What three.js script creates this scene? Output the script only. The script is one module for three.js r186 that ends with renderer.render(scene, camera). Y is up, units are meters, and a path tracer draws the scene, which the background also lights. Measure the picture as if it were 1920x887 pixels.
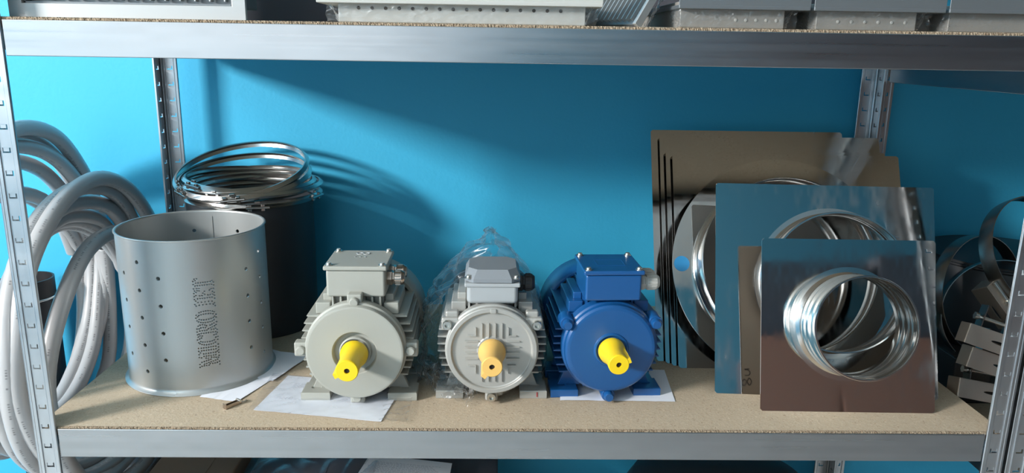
import * as THREE from 'three';
import { RoundedBoxGeometry } from 'three/addons/geometries/RoundedBoxGeometry.js';
import { mergeGeometries, mergeVertices, toCreasedNormals } from 'three/addons/utils/BufferGeometryUtils.js';
import { RectAreaLightUniformsLib } from 'three/addons/lights/RectAreaLightUniformsLib.js';
import { FontLoader } from 'three/addons/loaders/FontLoader.js';
import { ImprovedNoise } from 'three/addons/math/ImprovedNoise.js';
import { Brush, Evaluator, SUBTRACTION } from 'three-bvh-csg';

// ------------------------------------------------------------------ camera, sky, window light, exposure
const scene = new THREE.Scene();
const camera = new THREE.PerspectiveCamera(33.938, 1920 / 887, 0.02, 60);
camera.position.set(-0.0423, 0.4808, 0.9102);
camera.rotation.set(-0.24051, -0.02087, 0.01595, 'YXZ');
const renderer = new THREE.WebGLRenderer();
renderer.toneMapping = THREE.LinearToneMapping;
renderer.toneMappingExposure = 0.96;
renderer.shadowMap.enabled = true;
scene.background = new THREE.Color(0.75, 0.88, 1.0);
RectAreaLightUniformsLib.init();
// daylight: one small high window in the left wall (crisp shadows), one wide window in the wall behind the camera's left
function windowLight(name, color, power, w, h, pos, target) {
  const l = new THREE.RectAreaLight(color, power, w, h);
  l.name = name; l.position.set(...pos); l.lookAt(...target); l.castShadow = true; scene.add(l);
  return l;
}
const KEY = { w: 0.8, h: 0.42, y: 1.36, z: 1.85 }, FILL = { w: 2.0, h: 1.1, x: -1.25, y: 0.75 };
const ROOM = { l: -3.1, r: 2.7, f: 2.9, b: -0.53, top: 2.02, floor: -0.9 };
windowLight('side_window_daylight', new THREE.Color(1.0, 0.98, 0.95), 245, KEY.w, KEY.h, [ROOM.l + 0.02, KEY.y, KEY.z], [0, KEY.y, KEY.z]);
windowLight('front_window_daylight', new THREE.Color(1.0, 0.98, 0.95), 1.55, FILL.w, FILL.h, [FILL.x, FILL.y, ROOM.f - 0.02], [FILL.x, FILL.y, 0]);

// ------------------------------------------------------------------ helpers
function rngOf(seed) { let s = seed | 0; return () => { s = (s + 0x6d2b79f5) | 0; let t = Math.imul(s ^ (s >>> 15), 1 | s); t = (t + Math.imul(t ^ (t >>> 7), 61 | t)) ^ t; return ((t ^ (t >>> 14)) >>> 0) / 4294967296; }; }
const perlin = new ImprovedNoise();
const nz = (x, y = 0, z = 0) => perlin.noise(x + 31.7, y + 11.3, z + 7.9);
const V = (x, y, z) => new THREE.Vector3(x, y, z);
const R = THREE.MathUtils.degToRad;
const counts = new Map();
function numbered(n) { const c = counts.get(n) ?? 0; counts.set(n, c + 1); return c ? `${n}_${String(c).padStart(3, '0')}` : n; }
function part(name, geo, mat, parent, label) {
  const m = new THREE.Mesh(Array.isArray(geo) ? merge(geo) : geo, mat);
  m.name = name; m.castShadow = m.receiveShadow = true; if (label) m.userData.label = label;
  parent.add(m); return m;
}
function merge(list) {
  const l = list.map((g) => { const n = g.index ? g.toNonIndexed() : g.clone(); for (const k of Object.keys(n.attributes)) if (!['position', 'normal', 'uv'].includes(k)) n.deleteAttribute(k); if (!n.attributes.uv) n.setAttribute('uv', new THREE.BufferAttribute(new Float32Array(n.attributes.position.count * 2), 2)); return n; });
  return l.length === 1 ? l[0] : mergeGeometries(l);
}
function thing(name, label, category, pos = [0, 0, 0], turn = 0, group) {
  const g = new THREE.Group(); g.name = numbered(name); g.position.set(...pos); g.rotation.order = 'YXZ'; g.rotation.y = turn;
  g.userData = { label, category }; if (group) g.userData.group = group; scene.add(g); return g;
}
function solo(name, geo, mat, label, category, group) {
  const m = part(numbered(name), geo, mat, scene); m.userData = { label, category }; if (group) m.userData.group = group; return m;
}
function structure(name, geo, mat) { const m = part(name, geo, mat, scene); m.userData.kind = 'structure'; return m; }
const box = (w, h, d, x = 0, y = 0, z = 0) => new THREE.BoxGeometry(w, h, d).translate(x, y, z);
const rbox = (w, h, d, r, x = 0, y = 0, z = 0, s = 2) => new RoundedBoxGeometry(w, h, d, s, r).translate(x, y, z);
// lathe with its axis along +z: points are [radius, z]
const latheZ = (pts, seg = 64) => new THREE.LatheGeometry(pts.map(([r, z]) => new THREE.Vector2(Math.max(r, 1e-5), z)), seg).rotateX(Math.PI / 2);
const latheY = (pts, seg = 64) => new THREE.LatheGeometry(pts.map(([r, y]) => new THREE.Vector2(Math.max(r, 1e-5), y)), seg);
const crease = (g, a = 35) => { g.scale(1e4, 1e4, 1e4); return toCreasedNormals(g, R(a)).scale(1e-4, 1e-4, 1e-4); };  // it welds corners closer than 0.01
const cyl = (r0, r1, h, seg = 20) => new THREE.CylinderGeometry(r0, r1, h, seg);
const cylZ = (r, h, x, y, z, seg = 18) => new THREE.CylinderGeometry(r, r, h, seg).rotateX(Math.PI / 2).translate(x, y, z);
function extrude(shape, depth, bevel = 0, curve = 12) {
  return new THREE.ExtrudeGeometry(shape, { depth, bevelEnabled: bevel > 0, bevelSize: bevel, bevelThickness: bevel, bevelSegments: 2, curveSegments: curve });
}
function poly(pts) { const s = new THREE.Shape(); pts.forEach(([x, y], i) => (i ? s.lineTo(x, y) : s.moveTo(x, y))); s.closePath(); return s; }
// uv in metres from the dominant axis of each face
function uvm(geo, scale = 1) {
  const g = geo.index ? geo.toNonIndexed() : geo, p = g.attributes.position, uv = new Float32Array(p.count * 2);
  const a = V(), b = V(), c = V();
  for (let i = 0; i < p.count; i += 3) {
    a.fromBufferAttribute(p, i); b.fromBufferAttribute(p, i + 1); c.fromBufferAttribute(p, i + 2);
    const n = b.clone().sub(a).cross(c.clone().sub(a)), ax = Math.abs(n.x), ay = Math.abs(n.y), az = Math.abs(n.z);
    [a, b, c].forEach((q, k) => { const [u, v] = ax > ay && ax > az ? [q.z, q.y] : ay > az ? [q.x, q.z] : [q.x, q.y]; uv[(i + k) * 2] = u / scale; uv[(i + k) * 2 + 1] = v / scale; });
  }
  g.setAttribute('uv', new THREE.BufferAttribute(uv, 2)); return g;
}
// a surface from a function of (u, v) in 0..1
function sheet(fn, nu, nv) {
  const pos = [], uv = [], idx = [];
  for (let j = 0; j <= nv; j++) for (let i = 0; i <= nu; i++) { const q = fn(i / nu, j / nv); pos.push(q[0], q[1], q[2]); uv.push(i / nu, j / nv); }
  for (let j = 0; j < nv; j++) for (let i = 0; i < nu; i++) { const a = j * (nu + 1) + i, b = a + 1, c = a + nu + 1, d = c + 1; idx.push(a, b, d, a, d, c); }
  const g = new THREE.BufferGeometry(); g.setAttribute('position', new THREE.Float32BufferAttribute(pos, 3)); g.setAttribute('uv', new THREE.Float32BufferAttribute(uv, 2)); g.setIndex(idx); g.computeVertexNormals(); return g;
}
class Curve3 extends THREE.Curve { constructor(f) { super(); this.f = f; } getPoint(t) { return this.f(t); } }
const tube = (f, seg, r, rs = 12, closed = false) => new THREE.TubeGeometry(new Curve3(f), seg, r, rs, closed);

// ------------------------------------------------------------------ textures
function hash(x, y, s) { let h = Math.imul(x, 374761393) ^ Math.imul(y, 668265263) ^ Math.imul(s, 2147483647 - 40); h = Math.imul(h ^ (h >>> 13), 1274126177); return ((h ^ (h >>> 16)) >>> 0) / 4294967296; }
function vnoise(u, v, px, py, s) { // wraps at 1
  const x = u * px, y = v * py, xi = Math.floor(x), yi = Math.floor(y), fx = x - xi, fy = y - yi, sx = fx * fx * (3 - 2 * fx), sy = fy * fy * (3 - 2 * fy);
  const g = (i, j) => hash(((i % px) + px) % px, ((j % py) + py) % py, s);
  return (g(xi, yi) * (1 - sx) + g(xi + 1, yi) * sx) * (1 - sy) + (g(xi, yi + 1) * (1 - sx) + g(xi + 1, yi + 1) * sx) * sy;
}
function dataTex(w, h, fn, srgb = false) {
  const d = new Uint8Array(w * h * 4);
  for (let y = 0; y < h; y++) for (let x = 0; x < w; x++) { const c = fn(x / w, y / h), o = (y * w + x) * 4; const [r, g, b] = Array.isArray(c) ? c : [c, c, c]; d[o] = Math.min(255, r * 255); d[o + 1] = Math.min(255, g * 255); d[o + 2] = Math.min(255, b * 255); d[o + 3] = 255; }
  const t = new THREE.DataTexture(d, w, h); t.wrapS = t.wrapT = THREE.RepeatWrapping; t.magFilter = t.minFilter = THREE.LinearFilter; if (srgb) t.colorSpace = THREE.SRGBColorSpace; t.needsUpdate = true; return t;
}
function rep(t, x, y = x) { const c = t.clone(); c.repeat.set(x, y); c.needsUpdate = true; return c; }
function canvasTex(w, h, draw, srgb = true) {
  const c = document.createElement('canvas'); c.width = w; c.height = h; draw(c.getContext('2d'), w, h);
  const t = new THREE.CanvasTexture(c); t.wrapS = t.wrapT = THREE.RepeatWrapping; if (srgb) t.colorSpace = THREE.SRGBColorSpace; return t;
}
const clamp = (x, a = 0, b = 1) => Math.min(b, Math.max(a, x));
const rollerBump = dataTex(512, 512, (u, v) => clamp(0.5 * vnoise(u, v, 90, 90, 3) + 0.3 * vnoise(u, v, 180, 180, 4) + 0.2 * vnoise(u, v, 24, 24, 5)));
const streak = dataTex(512, 512, (u, v) => clamp(0.35 + 0.35 * vnoise(u, v, 5, 200, 7) + 0.3 * vnoise(u, v, 9, 70, 8) * vnoise(u, v, 12, 12, 9)));
const streakSoft = dataTex(256, 512, (u, v) => clamp(0.72 + 0.16 * vnoise(u, v, 3, 90, 7) + 0.1 * vnoise(u, v, 9, 40, 8)));
const streakColor = dataTex(512, 512, (u, v) => { const k = 0.88 + 0.06 * vnoise(u, v, 3, 60, 17) + 0.07 * vnoise(u, v, 40, 40, 18); return [k, k, k]; });
const smudge = dataTex(512, 512, (u, v) => { const a = vnoise(u, v, 4, 6, 21) * 0.4 + vnoise(u + v * 0.0, v, 24, 7, 22) * 0.35 + vnoise(u, v, 70, 26, 23) * 0.25; return clamp(0.1 + Math.pow(a, 3) * 1.5); });
const cast = dataTex(256, 256, (u, v) => clamp(0.5 * vnoise(u, v, 64, 64, 31) + 0.5 * vnoise(u, v, 128, 128, 32)));
const chipColor = canvasTex(1024, 1024, (g, w, h) => {
  const r = rngOf(5); g.fillStyle = 'rgb(186,169,146)'; g.fillRect(0, 0, w, h);
  for (let i = 0; i < 26000; i++) {
    const x = r() * w, y = r() * h, l = 2 + r() * 9, t = 0.8 + r() * 2.2, a = r() * 3.1416, k = r();
    g.fillStyle = k < 0.42 ? `rgba(222,205,178,${0.12 + r() * 0.35})` : k < 0.8 ? `rgba(176,150,118,${0.1 + r() * 0.3})` : k < 0.97 ? `rgba(140,112,82,${0.1 + r() * 0.3})` : `rgba(92,68,48,${0.2 + r() * 0.4})`;
    for (const [ox, oy] of [[0, 0], [w, 0], [0, h], [-w, 0], [0, -h]]) { const X = x + ox, Y = y + oy; if (X < -12 || Y < -12 || X > w + 12 || Y > h + 12) continue; g.save(); g.translate(X, Y); g.rotate(a); g.fillRect(-l / 2, -t / 2, l, t); g.restore(); }
  }
});
const chipBump = dataTex(512, 512, (u, v) => clamp(0.6 * vnoise(u, v, 150, 150, 41) + 0.4 * vnoise(u, v, 60, 60, 42)));

// ------------------------------------------------------------------ materials
const std = (o) => new THREE.MeshStandardMaterial(o), phys = (o) => new THREE.MeshPhysicalMaterial(o);
const lin = (r, g, b) => new THREE.Color(r, g, b);
const M = {
  wallBlue: std({ color: lin(0.04, 0.44, 0.7), roughness: 0.62, bumpMap: rep(rollerBump, 2.6), bumpScale: 0.00022 }),
  wallDeep: std({ color: lin(0.02, 0.042, 0.06), roughness: 0.7 }),
  wallTeal: std({ color: lin(0.06, 0.22, 0.31), roughness: 0.7 }),
  wallWhite: std({ color: lin(0.62, 0.62, 0.6), roughness: 0.8 }),
  ceiling: std({ color: lin(0.58, 0.58, 0.56), roughness: 0.9 }),
  floor: std({ color: lin(0.52, 0.51, 0.49), roughness: 0.6 }),
  frameWhite: std({ color: lin(0.75, 0.75, 0.74), roughness: 0.4 }),
  galv: std({ color: lin(0.43, 0.445, 0.46), metalness: 1, roughness: 0.36, roughnessMap: rep(streakSoft, 1, 4), map: rep(streakColor, 1, 3) }),
  post: std({ color: lin(0.58, 0.6, 0.62), metalness: 1, roughness: 0.42, roughnessMap: rep(streakSoft, 1, 1), map: rep(streakColor, 5, 1) }),
  chip: std({ map: rep(chipColor, 2.6), roughness: 0.9, bumpMap: rep(chipBump, 4), bumpScale: 0.00022 }),
  chipEdge: std({ vertexColors: true, roughness: 0.95 }),
  mirror: std({ color: lin(0.64, 0.62, 0.6), metalness: 1, roughness: 0.3, roughnessMap: rep(smudge, 3) }),
  mirrorClean: std({ color: lin(0.7, 0.68, 0.65), metalness: 1, roughness: 0.26, roughnessMap: rep(smudge, 3) }),
  steelBright: std({ color: lin(0.72, 0.71, 0.69), metalness: 1, roughness: 0.2 }),
  steelDark: std({ color: lin(0.38, 0.36, 0.34), metalness: 1, roughness: 0.26 }),
  ringSteel: std({ color: lin(0.52, 0.5, 0.48), metalness: 1, roughness: 0.24 }),
  steelTan: std({ color: lin(0.62, 0.53, 0.45), metalness: 1, roughness: 0.48 }),
  zinc: std({ color: lin(0.65, 0.63, 0.58), metalness: 1, roughness: 0.32 }),
  brass: std({ color: lin(0.5, 0.42, 0.36), metalness: 1, roughness: 0.28 }),
  tubGrey: phys({ color: lin(0.45, 0.465, 0.46), metalness: 0.6, roughness: 0.38, clearcoat: 0.25, clearcoatRoughness: 0.35 }),
  blackPipe: std({ color: lin(0.02, 0.023, 0.028), roughness: 0.5 }),
  motorGrey: std({ color: lin(0.36, 0.36, 0.32), roughness: 0.5 }),
  motorSilver: std({ color: lin(0.4, 0.395, 0.37), roughness: 0.42, metalness: 0.25 }),
  motorSilverBox: std({ color: lin(0.36, 0.38, 0.39), roughness: 0.45 }),
  lidGrey: std({ color: lin(0.22, 0.24, 0.26), roughness: 0.5 }),
  motorBlue: phys({ color: lin(0.006, 0.08, 0.25), roughness: 0.36, clearcoat: 0.5, clearcoatRoughness: 0.2 }),
  capYellow: std({ color: lin(0.88, 0.6, 0.01), roughness: 0.36 }),
  capOrange: std({ color: lin(0.78, 0.47, 0.13), roughness: 0.42 }),
  darkHole: std({ color: lin(0.02, 0.015, 0.012), roughness: 0.8 }),
  blackPlastic: std({ color: lin(0.018, 0.018, 0.02), roughness: 0.45 }),
  glandGrey: std({ color: lin(0.42, 0.41, 0.38), roughness: 0.5 }),
  hose: phys({ color: lin(0.43, 0.42, 0.42), roughness: 0.36, clearcoat: 0.3, clearcoatRoughness: 0.25 }),
  paper: std({ color: lin(0.74, 0.76, 0.82), roughness: 0.85 }),
  film: phys({ color: lin(0.95, 0.96, 0.97), roughness: 0.3, transmission: 1, thickness: 0, ior: 1.6, side: THREE.DoubleSide }),
  ventWhite: std({ color: lin(0.47, 0.47, 0.44), roughness: 0.5 }),
  ventSilver: std({ color: lin(0.4, 0.41, 0.41), metalness: 0.5, roughness: 0.45 }),
  ventGrey: std({ color: lin(0.33, 0.31, 0.28), roughness: 0.5, metalness: 0.2 }),
  flangeGrey: std({ color: lin(0.17, 0.185, 0.195), roughness: 0.4, metalness: 0.4 }),
  cardboard: std({ color: lin(0.2, 0.13, 0.085), roughness: 0.9 }),
  paleCarton: std({ color: lin(0.3, 0.3, 0.31), roughness: 0.85 }),
  backing: std({ color: lin(0.36, 0.31, 0.25), roughness: 0.5, metalness: 0.5 }),
  backingGrey: std({ color: lin(0.55, 0.53, 0.5), roughness: 0.6, metalness: 0.3 }),
  marker: std({ color: lin(0.03, 0.025, 0.025), roughness: 0.6 }),
  darkBox: std({ color: lin(0.075, 0.075, 0.09), roughness: 0.7 }),
  brown: std({ color: lin(0.36, 0.17, 0.12), roughness: 0.5 }),
  stickerBlue: std({ color: lin(0.02, 0.2, 0.42), roughness: 0.5 }),
  red: std({ color: lin(0.4, 0.02, 0.03), roughness: 0.6 }),
};

// ------------------------------------------------------------------ the room
{
  const { l, r, f, b, top, floor } = ROOM, t = 0.12;
  structure('wall_back', uvm(box(r - l + 2 * t, top - floor, t, (l + r) / 2, (top + floor) / 2, b - t / 2)), M.wallBlue);
  structure('floor', uvm(box(r - l + 2 * t, t, f - b + 2 * t, (l + r) / 2, floor - t / 2, (f + b) / 2)), M.floor);
  structure('ceiling', box(r - l + 2 * t, t, f - b + 2 * t, (l + r) / 2, top + t / 2, (f + b) / 2), M.ceiling);
  structure('wall_right', uvm(box(t, top - floor, f - b, r + t / 2, (top + floor) / 2, (f + b) / 2)), M.wallDeep);
  const holed = (w0, w1, h0, h1, a0, a1, b0, b1) => { const s = poly([[w0, h0], [w1, h0], [w1, h1], [w0, h1]]); s.holes.push(new THREE.Path([[a0, b0], [a1, b0], [a1, b1], [a0, b1]].map(([x, y]) => new THREE.Vector2(x, y)))); return extrude(s, t); };
  // left wall: shape x is -z
  structure('wall_left', uvm(holed(-f, -b, floor, top, -KEY.z - KEY.w / 2, -KEY.z + KEY.w / 2, KEY.y - KEY.h / 2, KEY.y + KEY.h / 2).rotateY(Math.PI / 2).translate(l - t, 0, 0)), M.wallBlue);
  structure('wall_front', (holed(l - t, r + t, floor, top, FILL.x - FILL.w / 2, FILL.x + FILL.w / 2, FILL.y - FILL.h / 2, FILL.y + FILL.h / 2).translate(0, 0, f)), M.wallTeal);
  const bars = (w, h) => [box(w, 0.04, 0.05, 0, h / 2 - 0.02), box(w, 0.04, 0.05, 0, -h / 2 + 0.02), box(0.04, h, 0.05, -w / 2 + 0.02), box(0.04, h, 0.05, w / 2 - 0.02)];
  const glass = phys({ color: lin(1, 1, 1), transmission: 1, thickness: 0, roughness: 0.02, side: THREE.DoubleSide });
  const w1 = structure('window_1', merge(bars(KEY.w, KEY.h)).rotateY(Math.PI / 2).translate(l - 0.06, KEY.y, KEY.z), M.frameWhite);
  part('window_pane', box(0.004, KEY.h - 0.08, KEY.w - 0.08, l - 0.06, KEY.y, KEY.z), glass, w1);
  const w2 = structure('window_2', merge(bars(FILL.w, FILL.h).concat(box(0.04, FILL.h, 0.05))).translate(FILL.x, FILL.y, f + 0.06), M.frameWhite);
  part('window_pane', box(FILL.w - 0.08, FILL.h - 0.08, 0.004, FILL.x, FILL.y, f + 0.06), glass, w2);
}

// ------------------------------------------------------------------ shelving rack
const HW = 0.6, FL = 0.0287, UP_Y = 0.4616, BH = 0.04, BACK = -0.478, SLOT = 0.0271;
function slotPlate(w, y0, y1, slotX, slotW, phase, mirrorX) { // plate in xy from x=0 (inner edge) to w, slots with pressed tongues
  const s = poly([[0, y0], [w, y0], [w, y1], [0, y1]]), tongues = [];
  for (let y = phase; y < y1 - 0.02; y += SLOT) if (y > y0 + 0.02) {
    const h = 0.0062;
    s.holes.push(new THREE.Path([[slotX, y], [slotX + slotW, y], [slotX + slotW, y + h], [slotX, y + h]].map(([a, b]) => new THREE.Vector2(a, b))));
    tongues.push(box(slotW * 0.78, h * 0.72, 0.0009, slotX + slotW * 0.62, y + h * 0.62, -0.0012));
  }
  const g = merge([extrude(s, 0.0014).translate(0, 0, -0.0014), ...tongues]);
  return mirrorX ? flipX(g) : g;
}
function flipX(g) { const n = g.index ? g.toNonIndexed() : g.clone(); n.scale(-1, 1, 1); const p = n.attributes; for (const a of Object.values(p)) { const k = a.itemSize, d = a.array; for (let i = 0; i < a.count; i += 3) for (let c = 0; c < k; c++) { const x = d[(i + 1) * k + c]; d[(i + 1) * k + c] = d[(i + 2) * k + c]; d[(i + 2) * k + c] = x; } } return n; }
const POST_Y0 = -0.9, POST_Y1 = 1.25;
function postGeo(rear) { // corner at x = FL (outer), inner edge at x = 0, front face z = 0, side flange goes to -z
  const h = POST_Y1 - POST_Y0, ym = (POST_Y0 + POST_Y1) / 2;
  const side = slotPlate(FL, POST_Y0, POST_Y1, 0.009, 0.010, -0.8955, false).rotateY((rear ? -1 : 1) * Math.PI / 2).translate(FL, 0, 0), q = rear ? -1 : 1;  // local +x -> -z
  return [slotPlate(FL, POST_Y0, POST_Y1, 0.0085, 0.0095, -0.8955, false), side, rbox(0.0062, h, 0.0032, 0.0014, 0.0031, ym, 0.0002), rbox(0.0032, h, 0.0062, 0.0014, FL - 0.0006, ym, q * (-FL + 0.0031)), rbox(0.004, h, 0.004, 0.0016, FL - 0.002, ym, -0.0016 * q), box(0.0012, h, 0.002, 0.0215, ym, 0.0004)];
}
const postR = uvm(merge(postGeo())), postL = uvm(flipX(merge(postGeo())));
const postRb = uvm(merge(postGeo(true))), postLb = uvm(flipX(merge(postGeo(true))));
const beamGeo = (w, h, y0) => uvm(merge([rbox(w, h, 0.0022, 0.001, 0, y0 + h / 2, -0.0011), box(w, 0.0016, 0.022, 0, y0 + 0.0012, -0.012), box(w, 0.0016, 0.014, 0, y0 + h - 0.006, -0.008), box(w, 0.0016, 0.0016, 0, y0 + 0.003, -0.022)]));
const beamShort = (x, z0, z1, y0, h) => uvm(merge([rbox(0.0022, h, z0 - z1, 0.001, x, y0 + h / 2, (z0 + z1) / 2), box(0.02, 0.0016, z0 - z1, x - Math.sign(x) * 0.01, y0 + 0.0012, (z0 + z1) / 2)]));
{
  const rack = thing('shelving_rack', 'grey galvanised boltless shelving rack holding the motors, with slotted corner posts', 'shelving');
  part('post', postR, M.post, rack).position.set(HW, 0, 0);
  part('post', postL, M.post, rack).position.set(-HW, 0, 0);
  part('post', postRb, M.post, rack).position.set(HW, 0, BACK - 0.0005);
  part('post', postLb, M.post, rack).position.set(-HW, 0, BACK - 0.0005);
  for (const y of [UP_Y, -BH - 0.001, -0.56]) {
    part('beam', beamGeo(2 * HW - 0.002, y === UP_Y ? 0.04 : 0.0392, y), M.galv, rack);
    part('rear_beam', beamGeo(2 * HW - 0.002, 0.04, y + (y === UP_Y ? 0.004 : 0)).rotateY(Math.PI), M.galv, rack).position.z = BACK + 0.001;
    for (const s of [-1, 1]) part('side_rail', beamShort(s * (HW + 0.024), -0.032, BACK + 0.032, y + (y === UP_Y ? 0.006 : 0), 0.036), M.galv, rack);
  }
}
function boardGeo(x0, x1, z0, z1, y, t, seed) {
  const r = rngOf(seed), n = 1000, pos = [], idx = [];
  const RW = 7;
  for (let i = 0; i <= n; i++) { const x = x0 + (x1 - x0) * i / n, a = r(), b = r(); const zt = z0 - 0.0003 - 0.0016 * a * a, yt = y - 0.0012 * b * b; pos.push(x, y, z0 - 0.004, x, yt, zt); for (let k = 1; k < RW - 1; k++) pos.push(x + 0.0005 * (r() - 0.5), y - 0.0012 - (k - 1) * 0.0021 - 0.0008 * r(), z0 - 0.0014 * r()); }
  for (let i = 0; i < n; i++) for (let k = 0; k < RW - 1; k++) { const a = i * RW + k, b = a + 1, c = a + RW, d = c + 1; idx.push(a, b, d, a, d, c); }
  const g = new THREE.BufferGeometry(); g.setAttribute('position', new THREE.Float32BufferAttribute(pos, 3)); g.setIndex(idx);
  const e = g.toNonIndexed(); e.computeVertexNormals();
  const cols = []; for (let i = 0; i < e.attributes.position.count; i += 3) { const k = r(), c = k < 0.2 ? [0.18, 0.125, 0.08] : k < 0.75 ? [0.29, 0.22, 0.15] : [0.37, 0.29, 0.205]; for (let j = 0; j < 3; j++) cols.push(...c); }
  e.setAttribute('color', new THREE.Float32BufferAttribute(cols, 3));
  return { top: uvm(box(x1 - x0, t, z0 - 0.004 - z1, (x0 + x1) / 2, y - t / 2, (z0 - 0.004 + z1) / 2)), edge: uvm(e) };
}
function shelfBoard(label, x0, x1, z0, y, t, seed) {
  const g = boardGeo(x0, x1, z0, -0.5, y, t, seed), b = thing('shelf_board', label, 'shelf');
  part('panel', g.top, M.chip, b); part('crumbled_edge', g.edge, M.chipEdge, b, 'rough crumbly sawn chipboard edge'); return b;
}
shelfBoard('raw tan chipboard shelf board carrying the three motors and the steel plates', -0.626, 0.626, -0.0015, 0, 0.012, 11);
shelfBoard('raw chipboard shelf board along the top of the photo, under the vents', -0.626, 0.626, -0.0015, UP_Y + 0.0432, 0.012, 12);
shelfBoard('raw chipboard shelf board below, carrying the wrapped goods at the bottom edge', -0.626, 0.626, -0.0015, -0.52, 0.012, 13);
const DECK = UP_Y + 0.0432, LOW = -0.52;

// neighbouring rack on the right
{
  const X = 0.632 + FL;
  const rack = thing('shelving_rack', 'dark neighbouring shelving rack at the right edge, only its left posts in view', 'shelving');
  part('post', postL, M.post, rack).position.set(X, 0, 0.001);
  part('post', postLb, M.post, rack).position.set(X, 0, BACK - 0.0005);
  part('side_rail', beamShort(-0.0001, -0.032, BACK + 0.032, 0.4305, 0.04), M.galv, rack).position.x = X - FL + 0.004;
  part('side_rail', beamShort(-0.0001, -0.032, BACK + 0.032, -0.085, 0.04), M.galv, rack).position.x = X - FL + 0.004;
  part('beam', beamGeo(1.0, 0.04, -0.085), M.galv, rack).position.set(X + 0.502, 0, 0);
  part('beam', beamGeo(1.0, 0.04, 0.4305), M.galv, rack).position.set(X + 0.502, 0, 0);
  const g = boardGeo(X - 0.02, X + 1.0, -0.0015, -0.5, -0.045, 0.012, 14), b = thing('shelf_board', 'chipboard shelf board of the neighbouring rack, under the band clamps', 'shelf');
  part('panel', g.top, M.chip, b); part('crumbled_edge', g.edge, M.chipEdge, b);
  const g2 = boardGeo(X - 0.02, X + 1.0, -0.0015, -0.5, 0.476, 0.012, 15), b2 = thing('shelf_board', 'upper chipboard shelf board of the neighbouring rack at the top right', 'shelf');
  part('panel', g2.top, M.chip, b2); part('crumbled_edge', g2.edge, M.chipEdge, b2);
}

// ------------------------------------------------------------------ motors
const boltHex = (r, h) => merge([new THREE.CylinderGeometry(r, r, h, 6).rotateX(Math.PI / 2), cylZ(r * 0.55, h * 0.3, 0, 0, h * 0.6, 16)]);
const boltSocket = (r, h) => crease(latheZ([[0, h * 0.15], [r * 0.45, h * 0.15], [r * 0.5, h * 0.5], [r * 0.9, h * 0.5], [r, h * 0.4], [r, -h * 0.5], [0, -h * 0.5]], 20));
const boltRound = (r, h) => crease(latheZ([[0, h * 0.5], [r * 0.8, h * 0.5], [r, h * 0.3], [r, -h * 0.5], [0, -h * 0.5]], 20));
function capGeo(base, tip, len, keyAngle, keyOut) {
  const body = crease(latheZ([[0.0036, len - 0.006], [0.0036, len], [tip - 0.001, len], [tip, len - 0.0012], [tip, len * 0.9], [tip * 0.98, len * 0.55], [base * 0.9, 0.012], [base * 0.99, 0.007], [base, 0.004], [base, 0.0], [base * 0.8, -0.001]], 48), 40);
  const key = new THREE.BoxGeometry(keyOut, 0.0068, len * 0.82).translate(tip + keyOut / 2 - 0.003, 0, len * 0.58).rotateZ(keyAngle);
  return [body, key];
}
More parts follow.
